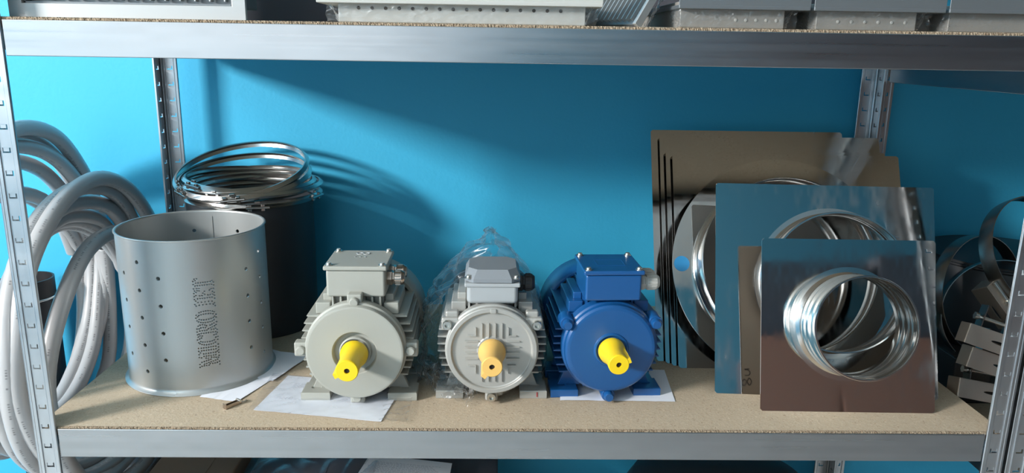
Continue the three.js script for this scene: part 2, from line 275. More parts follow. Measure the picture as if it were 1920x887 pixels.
function motor(o) {
  const g = thing('electric_motor', o.label, 'motor', [o.x, 0, o.z], o.yaw, undefined);
  const H = 0.08, main = o.mat, at = (geo) => geo.translate(0, H, 0);
  // stator with feet-side flats
  part('stator_body', at(crease(latheZ([[0.02, -0.02], [0.056, -0.02], [0.0575, -0.024], [0.0575, -0.15], [0.02, -0.15]], 56))), main, g);
  // cooling fins: horizontal at the flanks, upright at top and bottom
  const finGeo = (out) => { const s = poly([[0, -0.0019], [out * 0.97, -0.0009], [out, -0.0004], [out, 0.0004], [out * 0.97, 0.0009], [0, 0.0019]]); return extrude(s, 0.118).translate(0, 0, -0.146); };
  const RO = o.finR;
  for (const s of [-1, 1]) for (let k = -4; k <= 4; k++) {
    const y = k * 0.0106, x0 = Math.sqrt(Math.max(0.054 ** 2 - y * y, 0)), x1 = Math.min(Math.sqrt(RO * RO - y * y * 0.75), RO);
    const f = finGeo(x1 - x0); if (s < 0) f.rotateZ(Math.PI);
    part('cooling_fin', f.translate(s * x0, H + y, 0), main, g);
  }
  for (const s of [-1, 1]) for (let k = -3; k <= 3; k++) {
    if (k === 0 && s > 0 && o.kind === 'L') continue;
    const x = k * 0.0106, y0 = Math.sqrt(0.054 ** 2 - x * x), y1 = Math.min(RO * 0.985, Math.sqrt(RO * RO - x * x * 0.9)) - (s < 0 ? 0.005 : 0);
    if (y1 - y0 < 0.004) continue;
    part('cooling_fin', finGeo(y1 - y0).rotateZ(s * Math.PI / 2).translate(x, H + s * y0, 0), main, g);
  }
  // stepped corner blocks beside the terminal box
  for (const s of [-1, 1]) part('corner_block', [rbox(0.02, 0.016, 0.085, 0.0015, s * 0.046, H + 0.052, -0.075), rbox(0.012, 0.010, 0.07, 0.0015, s * 0.042, H + 0.064, -0.08), box(0.003, 0.022, 0.07, s * 0.034, H + 0.062, -0.075)], main, g);
  // fan cover
  part('fan_cover', at(crease(latheZ([[0.074, -0.136], [o.fanR - 0.0015, -0.136], [o.fanR, -0.138], [o.fanR, -0.2], [o.fanR - 0.01, -0.214], [0.03, -0.222], [0, -0.222]], 64), 40)), o.fanMat ?? main, g);
  part('rear_shield', at(crease(latheZ([[0.02, -0.148], [o.fanR - 0.006, -0.148], [o.fanR - 0.006, -0.16], [0.02, -0.16]], 48))), M.darkBox, g);
  // feet
  for (const s of [-1, 1]) {
    const w0 = o.footIn, w1 = o.footOut, sh = poly([[w0, 0.004], [w1, 0.004], [w1, 0.036], [w0, 0.036]]);
    const pad = (z) => { const q = poly([[w0, z], [w1, z], [w1, z + 0.034], [w0, z + 0.034]]); const hole = new THREE.Path(); hole.absellipse((w0 + w1) / 2 + 0.002, z + 0.018, 0.0075, 0.0055, 0, Math.PI * 2, true); q.holes.push(hole); return extrude(q, 0.0096, 0.0012).rotateX(-Math.PI / 2).translate(0, 0.0012, 0); };
    const web = (z) => extrude(poly([[w0 - 0.006, 0.011], [w1 - 0.012, 0.011], [w0 + 0.012, 0.042], [w0 - 0.012, 0.05]]), 0.007, 0.0008).translate(0, 0, z);
    let list = [pad(0.024), pad(0.092), box(w1 - w0 - 0.004, 0.009, 0.07, (w0 + w1) / 2, 0.006, -0.075), web(-0.052), web(-0.122), box(0.016, 0.034, 0.07, w0 - 0.006, 0.026, -0.085)];
    let f = merge(list); if (s < 0) f = flipX(f);
    part('foot', f, main, g);
  }
  // end shield
  let prof;
  if (o.kind === 'L') prof = [[0.0, -0.009], [0.0175, -0.009], [0.0178, -0.004], [0.0195, -0.003], [0.021, -0.004], [0.0222, -0.0085], [0.0275, -0.0085], [0.0292, -0.001], [0.0302, 0], [0.0308, 0], [0.0618, 0], [0.0625, 0], [0.0645, -0.0006], [0.0655, -0.0025], [0.0655, -0.009], [0.0668, -0.0096], [0.068, -0.0106], [0.068, -0.018], [0.0665, -0.019], [0.0665, -0.028], [0.055, -0.029]];
  if (o.kind === 'M') prof = [[0, -0.002], [0.019, -0.002], [0.0195, -0.0035], [0.0205, -0.0042], [0.021, -0.0042], [0.0525, -0.0042], [0.053, -0.0042], [0.0542, -0.0035], [0.0548, -0.001], [0.0558, 0], [0.0605, 0], [0.0618, -0.0012], [0.0618, -0.008], [0.0638, -0.009], [0.0638, -0.018], [0.062, -0.019], [0.062, -0.028], [0.055, -0.029]];
  if (o.kind === 'B') prof = [[0, -0.002], [0.0195, -0.002], [0.02, -0.0002], [0.0215, 0.0008], [0.0235, 0.0002], [0.0245, -0.0014], [0.0252, -0.0014], [0.056, -0.0014], [0.057, -0.0014], [0.0605, -0.0022], [0.063, -0.0048], [0.064, -0.0085], [0.064, -0.0105], [0.0662, -0.0125], [0.0668, -0.0145], [0.0668, -0.028], [0.055, -0.029]];
  const shield = [at(crease(latheZ(prof, 96), 28))];
  for (const [deg, rad, big] of o.lugs) {
    const a = R(deg), x = Math.cos(a) * rad, y = Math.sin(a) * rad;
    if (o.kind === 'L') shield.push(rbox(0.02, 0.019, 0.016, 0.0025, 0, 0, -0.02).rotateZ(Math.round((deg - 90) / 90) * Math.PI / 2).translate(x, H + y, 0));
    else if (o.kind === 'M') shield.push(rbox(0.024, 0.0175, 0.014, 0.003, -0.004, 0, -0.0145).rotateZ(deg === 270 ? -Math.PI / 2 : deg > 90 ? Math.PI : 0).translate(x, H + y, 0), rbox(0.018, 0.024, 0.012, 0.003, -0.006, 0.004, -0.02).rotateZ(deg === 270 ? -Math.PI / 2 : 0).scale(deg > 90 && deg < 200 ? 1 : 1, 1, 1).translate(x + (deg > 90 && deg < 200 ? 0.012 : 0), H + y, 0));
    else shield.push(crease(latheZ([[0, -0.006], [big, -0.006], [big + 0.001, -0.0075], [big + 0.0015, -0.03], [0, -0.03]], 24)).translate(x, H + y, 0), rbox(0.022, 0.016, 0.018, 0.003, -0.008, 0, -0.02).rotateZ(a).translate(x, H + y, 0));
  }
  const sm = part('end_shield', shield, main, g);
  for (const [deg, rad] of o.lugs) { const a = R(deg); part('bolt', o.bolt.clone().translate(Math.cos(a) * rad, H + Math.sin(a) * rad, o.kind === 'L' ? -0.0095 : o.kind === 'M' ? -0.0055 : -0.004), o.boltMat, g); }
  if (o.kind === 'M') {
    const rib = (w, h, x, y) => { const horizontal = w > h, L = Math.max(w, h), q = poly([[-L / 2, 0], [L / 2, 0], [L / 2 - 0.002, 0.0022], [-L / 2 + 0.004, 0.0014]]); const e = extrude(q, 0.0016).translate(0, 0, -0.0008).rotateX(Math.PI / 2).translate(0, 0, -0.0042); if (!horizontal) e.rotateZ(Math.PI / 2); const fl = horizontal ? x > 0 : y > 0; if (fl) e.rotateZ(Math.PI); return e.rotateY(0).translate(x, H + y, 0); };
    const put = (w, h, x, y) => { const e = box(w, h, 0.003, x, H + y, -0.0032); part('shield_rib', e, main, g); };
    for (const x of [-0.0135, -0.0045, 0.0045, 0.0135]) { put(0.0013, 0.021, x, 0.0285); put(0.0013, 0.018, x, -0.036); }
    for (const y of [0.0135, 0.0055, -0.003, -0.0115]) { put(0.018, 0.0013, -0.0275, y); put(0.018, 0.0013, 0.0285, y); }
    for (const [sx, sy] of [[-1, 1], [1, 1], [-1, -1], [1, -1]]) { put(0.0013, 0.0125, sx * 0.022, sy * 0.027); put(0.0105, 0.0013, sx * 0.0275, sy * 0.0215); }
    part('lug_mark', [rbox(0.008, 0.006, 0.003, 0.0008, 0.0015, H + 0.0575, 0.0004)], main, g);
  }
  // terminal box
  const t = o.box;
  part('box_neck', [rbox(t.w * 0.86, 0.03, t.d * 0.72, 0.003, 0, t.y0 - 0.011, (o.kind === 'L' ? t.z - t.d * 0.14 : -0.038) - t.d * 0.36)], main, g);
  part('terminal_box', [rbox(t.w, t.y1 - t.y0, t.d, o.kind === 'M' ? 0.006 : 0.0035, 0, (t.y0 + t.y1) / 2, t.z - t.d / 2, 3), ...(o.kind === 'M' ? [rbox(t.w + 0.006, 0.006, t.d + 0.004, 0.002, 0, t.y1 - 0.004, t.z - t.d / 2)] : [])], o.boxMat ?? main, g);
  let lid;
  const lw = t.w + 0.006, ld = t.d + 0.006, ly = t.y1;
  if (o.kind === 'M') {
    const ring = [[1, 0], [1, 0.005], [0.78, 0.016]];
    const q = (k, y) => { const a = lw / 2 * (k === 0.78 ? 0.86 : 1), b = ld / 2 * (k === 0.78 ? 0.8 : 1), c = 0.012; return [[-a + c, -b], [a - c, -b], [a, -b + c], [a, b - c], [a - c, b], [-a + c, b], [-a, b - c], [-a, -b + c]].map(([x, z]) => V(x, y, z)); };
    const rows = ring.map(([k, y]) => q(k, y)), P = [];
    const tri = (a, b, c) => P.push(...a.toArray(), ...b.toArray(), ...c.toArray());
    for (let j = 0; j < 2; j++) for (let i = 0; i < 8; i++) { const a = rows[j][i], b = rows[j][(i + 1) % 8], c = rows[j + 1][i], d = rows[j + 1][(i + 1) % 8]; tri(a, c, d); tri(a, d, b); }
    for (let i = 1; i < 7; i++) { tri(rows[2][0], rows[2][i + 1], rows[2][i]); tri(rows[0][0], rows[0][i], rows[0][i + 1]); }
    const lg = new THREE.BufferGeometry(); lg.setAttribute('position', new THREE.Float32BufferAttribute(P, 3)); lg.computeVertexNormals();
    lid = part('box_lid', lg.translate(0, ly, t.z - t.d / 2), M.lidGrey, g, 'dark grey bevelled lid');
  } else {
    const lt = 0.006;
    lid = part('box_lid', [rbox(lw, lt, ld, 0.002, 0, ly + lt / 2, t.z - t.d / 2, 3), ...(o.kind === 'B' ? [box(0.038, 0.0008, 0.0012, 0.001, ly + lt, t.z - t.d / 2 - 0.014), box(0.038, 0.0008, 0.0012, 0.001, ly + lt, t.z - t.d / 2 + 0.016), box(0.0012, 0.0008, 0.03, -0.018, ly + lt, t.z - t.d / 2 + 0.001), box(0.0012, 0.0008, 0.03, 0.02, ly + lt, t.z - t.d / 2 + 0.001)] : [])], main, g);
    if (o.kind === 'L') {
      const mk = []; for (const x of [-0.007, 0, 0.007]) mk.push(new THREE.CylinderGeometry(0.0022, 0.0022, 0.0008, 3).translate(x, ly + lt + 0.0002, t.z - t.d * 0.58));
      mk.push(new THREE.TorusGeometry(0.0045, 0.0009, 6, 16).rotateX(Math.PI / 2).translate(-0.003, ly + lt, t.z - t.d * 0.8), new THREE.TorusGeometry(0.0045, 0.0009, 6, 16).rotateX(Math.PI / 2).translate(0.006, ly + lt, t.z - t.d * 0.8));
      part('embossed_mark', mk, M.motorSilverBox, lid);
    }
  }
  const sy = ly + (o.kind === 'M' ? 0.0055 : 0.0065);
  for (const sx of [-1, 1]) for (const sz of [0, 1]) {
    const x = sx * (lw / 2 - (o.kind === 'M' ? 0.0055 : 0.0068)), z = t.z + 0.003 - (sz ? ld - 0.0068 : 0.0068);
    part('screw', [crease(latheY([[0, 0.0034], [0.0025, 0.0034], [0.0034, 0.0024], [0.0036, 0.0008], [0.0052, 0.0007], [0.0052, -0.001], [0, -0.001]], 16)).translate(x, sy, z), box(0.005, 0.0005, 0.001, x, sy + 0.0034, z)], M.zinc, lid);
  }
  // cable gland
  const gl = o.gland, gx = t.w / 2;
  const gg = [crease(latheY([[0, 0], [gl.r, 0], [gl.r, 0.007], [gl.r * 0.88, 0.008], [gl.r * 0.88, 0.011]], 6), 10), crease(latheY([[gl.r * 0.9, 0.010], [gl.r * 0.95, 0.011], [gl.r * 0.95, gl.len - 0.004], [gl.r * 0.7, gl.len], [gl.r * 0.45, gl.len], [gl.r * 0.4, gl.len - 0.006], [0, gl.len - 0.006]], 28), 30)];
  for (let k = 0; k < 16; k++) { const a = k / 16 * Math.PI * 2; gg.push(box(0.0012, gl.len - 0.017, 0.0012, Math.cos(a) * gl.r * 0.95, gl.len * 0.5 + 0.003, Math.sin(a) * gl.r * 0.95)); }
  const gland = merge(gg).rotateZ(-Math.PI / 2).translate(gx, 0, 0);
  for (const z of gl.z) part('cable_gland', gland.clone().translate(0, gl.y, z), gl.mat, g);
  // shaft with its plastic cap
  part('shaft', cylZ(0.0095, 0.03, 0, H, 0.008, 24), M.zinc, g);
  const cap = part('shaft_cap', at(merge(capGeo(o.cap.base, o.cap.tip, o.cap.len, R(o.cap.key), o.cap.out)).translate(0, 0, 0.001)), o.cap.mat, g, o.cap.label);
  part('centre_hole', cylZ(0.0034, 0.004, 0, H, o.cap.len - 0.0035, 16), M.darkHole, cap);
  if (o.extra) o.extra(g);
  return g;
}
motor({
  kind: 'L', label: 'pale beige-grey electric motor with bright yellow shaft cap, beside the perforated cylinder', x: -0.2296, z: -0.06, yaw: R(0.8), mat: M.motorGrey, finR: 0.077, fanR: 0.08, footIn: 0.041, footOut: 0.0785,
  lugs: [[90, 0.0685, 0], [0, 0.0735, 0], [180, 0.0735, 0], [270, 0.0685, 0]], bolt: boltRound(0.0062, 0.008), boltMat: M.motorGrey,
  box: { w: 0.0785, d: 0.08, y0: 0.15, y1: 0.1875, z: -0.026 }, gland: { r: 0.0105, len: 0.024, y: 0.171, z: [-0.05, -0.078], mat: M.brass },
  cap: { base: 0.0185, tip: 0.0145, len: 0.058, key: 205, out: 0.007, mat: M.capYellow, label: 'bright yellow plastic shaft cap' },
});
motor({
  kind: 'M', label: 'silver-grey electric motor with ribbed face and pale orange cap, standing in a clear bag', x: -0.0465, z: -0.07, yaw: R(0.6), mat: M.motorSilver, finR: 0.0755, fanR: 0.072, fanMat: M.blackPlastic, footIn: 0.041, footOut: 0.0765,
  lugs: [[31, 0.0705, 0.0085], [149, 0.0705, 0.0085], [270, 0.0685, 0.0075]], bolt: boltSocket(0.0062, 0.01), boltMat: M.zinc,
  box: { w: 0.069, d: 0.078, y0: 0.143, y1: 0.174, z: -0.012 }, boxMat: M.motorSilverBox, gland: { r: 0.0125, len: 0.024, y: 0.163, z: [-0.05], mat: M.blackPlastic },
  cap: { base: 0.0185, tip: 0.0138, len: 0.052, key: 232, out: 0.008, mat: M.capOrange, label: 'pale orange plastic shaft cap' },
  extra: (g) => part('foot_mark', box(0.0013, 0.007, 0.0006, 0.064, 0.0065, -0.0222), M.red, g, 'short red pen stroke'),
});
motor({
  kind: 'B', label: 'glossy blue electric motor with bright yellow shaft cap, beside the steel plates', x: 0.1165, z: -0.078, yaw: R(3.2), mat: M.motorBlue, finR: 0.0765, fanR: 0.0785, footIn: 0.041, footOut: 0.0775,
  lugs: [[31, 0.071, 0.009], [149, 0.071, 0.009], [270, 0.0695, 0.0085]], bolt: boltRound(0.0068, 0.013), boltMat: M.motorBlue,
  box: { w: 0.0765, d: 0.082, y0: 0.149, y1: 0.186, z: -0.004 }, gland: { r: 0.0112, len: 0.028, y: 0.17, z: [-0.052, -0.024], mat: M.glandGrey },
  cap: { base: 0.0185, tip: 0.0138, len: 0.05, key: 22, out: 0.006, mat: M.capYellow, label: 'bright yellow plastic shaft cap' },
});

// ------------------------------------------------------------------ perforated grey cylinder with the punched name
const HOLES = [[-41.7, [0.1705, 0.1315, 0.0922, 0.0521]], [-23.6, [0.1904, 0.1505, 0.1113, 0.0713, 0.0322]], [-5.9, [0.1698, 0.1305, 0.0913, 0.0521]], [62.6, [0.169, 0.1296, 0.091, 0.051]], [79.3, [0.188, 0.1494, 0.1107, 0.0723, 0.0333]], [120, [0.17, 0.13, 0.09]], [160, [0.19, 0.15]], [200, [0.19, 0.15]], [240, [0.17, 0.13]]];
const TEXT = { deg: 34, y0: 0.0385 };
{
  const g = thing('perforated_cylinder', 'grey metal cylinder with punched holes and dotted lettering, open at the top', 'cylinder', [-0.486, 0, -0.1975]);
  const R0 = 0.1015, Ht = 0.2225;
  const wall = latheY([[R0 + 0.0055, 0.0005], [R0 + 0.0055, 0.002], [R0 + 0.0015, 0.004], [R0, 0.009], [R0, Ht - 0.003], [R0 + 0.0016, Ht - 0.0018], [R0 + 0.0016, Ht - 0.0004], [R0, Ht], [R0 - 0.002, Ht - 0.0006], [R0 - 0.0022, Ht - 0.003], [R0 - 0.0022, 0.0005], [R0 + 0.0055, 0.0005]], 200);
  wall.computeVertexNormals();
  // angles measured from +z towards +x
  const tool = [], punch = (deg, y, r, n) => { const a = R(deg); tool.push(new THREE.CylinderGeometry(r, r, 0.012, n).rotateX(Math.PI / 2).translate(0, 0, R0 - 0.001).rotateY(a).translate(0, y, 0)); };
  for (const [deg, ys] of HOLES) for (const y of ys) punch(deg, y, 0.0029, 14);
  const font = await new FontLoader().loadAsync('fonts/droid/droid_serif_bold.typeface.json');
  const size = 0.0262, seen = [];
  const dots = [];
  let pen = 0;
  const word = 'MICRO JET';
  for (const ch of word) {
    const first = dots.length, shapes = font.generateShapes(ch, size), adv = (font.data.glyphs[ch]?.ha ?? 400) * size / font.data.resolution;
    for (const sh of shapes) for (const c of [sh, ...sh.holes]) { const pts = c.getSpacedPoints(Math.max(6, Math.round(c.getLength() / 0.0031))); for (const q of pts) dots.push([q.x + pen, q.y]); }
    if (ch === 'J') { const own = dots.slice(first).map((q) => q[1]), lo = Math.min(...own), hi = Math.max(...own); for (let i = first; i < dots.length; i++) dots[i][1] = (dots[i][1] - lo) / (hi - lo) * hi; }
    pen += adv * 0.94 + 0.0003;
  }
  const len = 0.129, sc = len / pen;
  for (const [x, y] of dots) { // reads upwards: along = +y, letter tops to the left
    const a = TEXT.deg - (y * 1.0) / R0 * 180 / Math.PI, yy = TEXT.y0 + x * sc;
    if (seen.some(([p, q]) => Math.hypot((p - a) * R0 * Math.PI / 180, q - yy) < 0.0024)) continue;
    seen.push([a, yy]); punch(a, yy, 0.00122, 6);
  }
  const ev = new Evaluator(); ev.attributes = ['position', 'normal']; ev.useGroups = false;
  const res = ev.evaluate(new Brush(wall), new Brush(merge(tool)), SUBTRACTION);
  part('punched_wall', res.geometry, M.tubGrey, g);
  part('weld_seam', box(0.0016, Ht - 0.02, 0.001, 0, Ht / 2, 0).translate(0, 0, -R0 + 0.0026).rotateY(R(4)), M.tubGrey, g);
}

// ------------------------------------------------------------------ black pipe with a stack of ring clamps on top
const PIPE = { x: -0.464, z: -0.405, r: 0.1035, h: 0.222 };
{
  const g = thing('black_pipe', 'black round pipe standing behind the grey perforated cylinder, under the ring clamps', 'pipe', [PIPE.x, 0, PIPE.z]);
  part('pipe_wall', crease(latheY([[PIPE.r, 0.0005], [PIPE.r, PIPE.h - 0.001], [PIPE.r - 0.001, PIPE.h], [PIPE.r - 0.004, PIPE.h], [PIPE.r - 0.005, PIPE.h - 0.001], [PIPE.r - 0.005, 0.0005], [PIPE.r, 0.0005]], 96)), M.blackPipe, g);
  const ringAt = (o, y, dx, dz, tx, tz, r, lock) => {
    const t = thing('ring_clamp', o.label, 'clamp', [PIPE.x + dx, y, PIPE.z + dz], 0, o.group);
    t.rotation.set(tx, 0, tz, 'XYZ');
    const hh = o.h ?? 0.0043;
    part('band', crease(latheY([[r - 0.0035, -hh * 0.9], [r - 0.001, -hh], [r + 0.0012, -hh * 0.55], [r + 0.0035, 0], [r + 0.0012, hh * 0.55], [r - 0.001, hh], [r - 0.0035, hh * 0.9], [r - 0.0005, 0], [r - 0.0035, -hh * 0.9]], 120), 50), o.mat ?? M.ringSteel, t);
    const a = R(lock), L = new THREE.Group(); L.name = 'lock'; L.rotation.y = a; t.add(L);
    part('lock_block', [rbox(0.006, 0.011, 0.005, 0.001, -0.010, 0, r + 0.005), rbox(0.006, 0.011, 0.005, 0.001, 0.010, 0, r + 0.005), rbox(0.009, 0.004, 0.004, 0.001, 0.002, 0.0085, r + 0.004)], M.steelDark, L);
    part('lock_screw', cylZ(0.0022, 0.036, 0, 0, 0, 12).rotateY(Math.PI / 2).translate(0.002, 0, r + 0.0065), M.steelDark, L);
  };
  const group = 'ring clamps stacked on the black pipe', order = ['lowest', 'second from the bottom', 'third from the bottom', 'fourth from the bottom', 'fifth from the bottom', 'sixth from the bottom', 'seventh from the bottom'];
  const ys = [0.2262, 0.233, 0.2395, 0.2455, 0.251, 0.256, 0.2545];
  const sp = [[0.004, 0.003, 0.0, 0.004, 0.1055, 20], [0.012, 0.004, 0.006, -0.01, 0.106, 75], [-0.004, 0.006, 0.004, 0.008, 0.1045, -150], [0.014, 0.006, 0.012, 0.022, 0.106, -20], [0.004, 0.008, 0.02, 0.01, 0.105, 160], [-0.004, 0.006, 0.035, 0.03, 0.1045, -60], [0.0, 0.004, 0.02, -0.075, 0.103, -35]];
  sp.forEach((q, i) => ringAt({ label: `thin dark steel ring clamp on the black pipe, ${order[i]}`, group }, ys[i], q[0], q[1], q[2], q[3], q[4], q[5]));
  ringAt({ label: 'dark steel ring clamp propped up, second from top of the stack on the black pipe', group, h: 0.0055, mat: M.ringSteel }, 0.262, -0.003, 0.014, 0.2, 0.025, 0.1065, -45);
  ringAt({ label: 'topmost shiny ring clamp of the stack on the black pipe, tilted up at the back', group, h: 0.0055, mat: M.ringSteel }, 0.2725, -0.007, 0.014, 0.295, 0.06, 0.1075, 8);
}

// ------------------------------------------------------------------ coils of white hose beside the rack
{
  const print = canvasTex(1024, 64, (c, w, h) => { c.fillStyle = '#fff'; c.fillRect(0, 0, w, h); const r = rngOf(77); for (let x = 0; x < w; x += 6) if (r() < 0.62 && (x % 512) < 330) { c.fillStyle = 'rgba(80,78,80,0.42)'; for (const y of [12, 52]) c.fillRect(x, y, 2 + r() * 2, 2.2); } });
  const hoseMat = M.hose.clone(); hoseMat.map = rep(print, 1, 1);
  function coil(label, loops, rad, seed) {
    const g = thing('hose_coil', label, 'hose', [loops[0][0], loops[0][1] - loops[0][3], loops[0][2]], 0);
    const n = loops.length, org = g.position.clone();
    const path = (t) => {
      const s = t * (n - 0.001), i = Math.min(n - 1, Math.floor(s)), f = s - i, a = f * Math.PI * 2 + 0.9 * Math.PI;
      const A = loops[i], B = loops[Math.min(n - 1, i + 1)], k = f * f * (3 - 2 * f), L = A.map((q, j) => q * (1 - k) + B[j] * k);
      const w = 0.006 * nz(Math.cos(a) * 1.4 + i * 3.1, Math.sin(a) * 1.4, seed);
      return V(L[0] + (i === n - 1 ? 0 : 0) + 0.012 * nz(Math.cos(a) * 1.2, Math.sin(a) * 1.2, seed + i * 2.7) + L[4] * Math.cos(a), L[1] + (L[3] + w) * Math.sin(a), L[2] + (L[3] + w) * 1.0 * Math.cos(a)).sub(org);
    };
    const geo = tube(path, n * 72, rad, 14);
    const uv = geo.attributes.uv; for (let i = 0; i < uv.count; i++) uv.setXY(i, uv.getX(i) * n * 2.2, uv.getY(i));
    part('hose', geo, hoseMat, g);
    for (const e of [0, 1]) { const q = path(e), d = path(e ? 0.999 : 0.001).sub(q).normalize(); part('hose_end', new THREE.TorusGeometry(rad * 0.82, rad * 0.18, 8, 18).lookAt(d).translate(q.x, q.y, q.z), M.hose, g); }
    return g;
  }
  // loops: [x, centre y, centre z, radius, slant]
  coil('nearer coil of thick white hose with printed marks, standing against the rack side', [[-0.654, -0.035, -0.295, 0.203, -0.004], [-0.666, -0.02, -0.292, 0.2, 0.003], [-0.679, 0.036, -0.272, 0.24, -0.006], [-0.693, 0.03, -0.286, 0.222, 0.004], [-0.708, 0.018, -0.292, 0.212, -0.004], [-0.723, 0.008, -0.3, 0.2, 0.004], [-0.738, -0.005, -0.3, 0.2, 0]], 0.0122, 3);
  coil('farther coil of thick white hose, taller, behind the first one and left of the rack', [[-0.763, 0.04, -0.29, 0.213, 0.002], [-0.777, 0.116, -0.27, 0.24, 0], [-0.786, 0.09, -0.276, 0.228, -0.004], [-0.796, 0.113, -0.27, 0.237, 0.004], [-0.808, 0.07, -0.28, 0.224, 0], [-0.82, 0.035, -0.296, 0.206, 0]], 0.0122, 9);
  const b = thing('carton', 'plain pale grey carton under the white hose coils, below the left edge', 'box', [-0.735, -0.9, -0.28]);
  part('carton_body', rbox(0.168, 0.644, 0.4, 0.004, 0, 0.322, 0), M.paleCarton, b); part('tape', box(0.05, 0.0006, 0.401, 0, 0.6443, 0), M.paleCarton, b);
  const d = thing('black_duct', 'black duct with a bright steel rim seen through the white hose coils', 'duct', [-0.892, -0.9, -0.45]);
  part('duct_body', crease(latheY([[0.044, 0], [0.044, 0.96], [0.041, 0.96], [0.041, 0], [0.044, 0]], 40)), M.blackPlastic, d);
  part('rim', new THREE.TorusGeometry(0.0448, 0.0024, 8, 48).rotateX(Math.PI / 2).translate(0, 0.925, 0), M.steelBright, d);
}

// ------------------------------------------------------------------ steel plates with collars
function plate(name, label, bl, br, tilt, h, o = {}) {
  const w = Math.hypot(br[0] - bl[0], br[1] - bl[1]), g = thing(name, label, 'steel plate', [(bl[0] + br[0]) / 2, 0, (bl[1] + br[1]) / 2], Math.atan2(-(br[1] - bl[1]), br[0] - bl[0]));
  g.rotation.x = -R(tilt);
  const s = poly([[-w / 2 + 0.003, 0], [w / 2 - 0.003, 0], [w / 2, 0.003], [w / 2, h - 0.003], [w / 2 - 0.003, h], [-w / 2 + 0.003, h], [-w / 2, h - 0.003], [-w / 2, 0.003]]);
  if (o.hole) { const c = new THREE.Path(); c.absarc(o.cx, o.cy, o.hole, 0, Math.PI * 2, true); s.holes.push(c); }
  const e = new THREE.ExtrudeGeometry(s, { depth: 0.0009, bevelEnabled: false, curveSegments: 72 });
  // slight buckle of the thin sheet
  part('sheet', uvm(e), o.mat ?? M.mirror, g);
  if (o.hole) {
    const r = o.hole, L = o.len;
    const outer = [[r + 0.011, 0.0009], [r + 0.004, 0.0012], [r + 0.0012, 0.004]], N = 28;
    const pr = [...outer];
    for (let i = 0; i <= N; i++) { const t = i / N; const z = 0.005 + t * (L - 0.007); let rr = r + 0.0003; for (const [c, a] of o.beads ?? []) rr += a * Math.exp(-(((z - c) / 0.0035) ** 2)); pr.push([rr, z]); }
    pr.push([r + 0.0015, L - 0.001], [r + 0.001, L], [r - 0.0008, L], [r - 0.0012, L - 0.001]);
    for (let i = N; i >= 0; i--) { const t = i / N; const z = 0.005 + t * (L - 0.007); let rr = r - 0.0007; for (const [c, a] of o.beads ?? []) rr += a * Math.exp(-(((z - c) / 0.0035) ** 2)); pr.push([rr, z]); }
    pr.push([r - 0.0006, 0.001], [r - 0.0006, -0.0006], [r + 0.011, -0.0004], [r + 0.011, 0.0009]);
    const c = part('collar', crease(latheZ(pr, 120), 40).translate(o.cx, o.cy, 0), o.collarMat ?? M.steelBright, g, 'bright pressed steel collar');
    part('collar_seam', box(0.0012, 0.0012, L - 0.008, 0, r + 0.0006, L / 2).rotateZ(R(o.seam ?? -60)).translate(o.cx, o.cy, 0), o.collarMat ?? M.steelBright, c);
  }
  return g;
}
const smallPlate = plate('collar_plate', 'small square steel plate with a bright round collar, frontmost of the leaning plates', [0.3226, -0.0613], [0.5624, -0.0566], 14.8, 0.237, { hole: 0.0675, cx: -0.001, cy: 0.1205, len: 0.062, beads: [[0.016, 0.0016], [0.03, 0.0016], [0.05, -0.0012]], mat: M.mirrorClean, seam: -40 });
{
  const s = poly([[-0.1185, 0.001], [0.1185, 0.001], [0.1185, 0.236], [-0.1185, 0.236]]), c = new THREE.Path(); c.absarc(-0.001, 0.1205, 0.069, 0, Math.PI * 2, true); s.holes.push(c);
  const back = part('backing_film', uvm(new THREE.ExtrudeGeometry(s, { depth: 0.0003, bevelEnabled: false, curveSegments: 48 })).translate(0, 0, -0.0004), M.backing, smallPlate, 'dull tan backing film with handwriting');
  const loop = (pts) => new THREE.TubeGeometry(new THREE.CatmullRomCurve3(pts.map(([x, y]) => V(-0.105 - y * 0.55, 0.034 + x * 0.9, -0.0006))), 40, 0.0008, 5);
  part('handwriting', [loop([[0, 0.02], [-0.006, 0.026], [-0.011, 0.02], [-0.004, 0.012], [0.002, 0.006], [-0.004, 0], [-0.01, 0.006], [-0.003, 0.013], [0, 0.02]]), loop([[0.006, 0.018], [0.007, 0.006], [0.011, 0.003], [0.015, 0.008], [0.016, 0.018], [0.017, 0.005]])], M.marker, back);
}
const middlePlate = plate('collar_plate', 'middle-sized square steel plate reflecting blue, directly behind the frontmost collar plate', [0.2749, -0.1162], [0.5897, -0.097], 19, 0.306, { hole: 0.098, cx: 0.008, cy: 0.163, len: 0.04, beads: [[0.016, 0.0015]] });
{
  const s = poly([[-0.157, 0.001], [0.157, 0.001], [0.157, 0.305], [-0.157, 0.305]]), c = new THREE.Path(); c.absarc(0.008, 0.163, 0.1, 0, Math.PI * 2, true); s.holes.push(c);
  part('backing_film', uvm(new THREE.ExtrudeGeometry(s, { depth: 0.0003, bevelEnabled: false, curveSegments: 48 })).translate(0, 0, -0.0004), M.backingGrey, middlePlate, 'dull grey backing film');
}
plate('steel_plate', 'large steel plate at the very back, its top left corner highest', [0.2139, -0.232], [0.5365, -0.232], 24.2, 0.382);
plate('steel_plate', 'large steel plate, second from the back, reaching up to the rear right post', [0.2265, -0.223], [0.594, -0.223], 24.2, 0.374);
plate('steel_plate', 'large steel plate, third from the back, between its neighbours in the leaning stack', [0.2342, -0.214], [0.598, -0.214], 24.1, 0.349);
plate('steel_plate', 'large steel plate, fourth from the back, right behind the round flange plate', [0.243, -0.205], [0.615, -0.205], 24, 0.345);
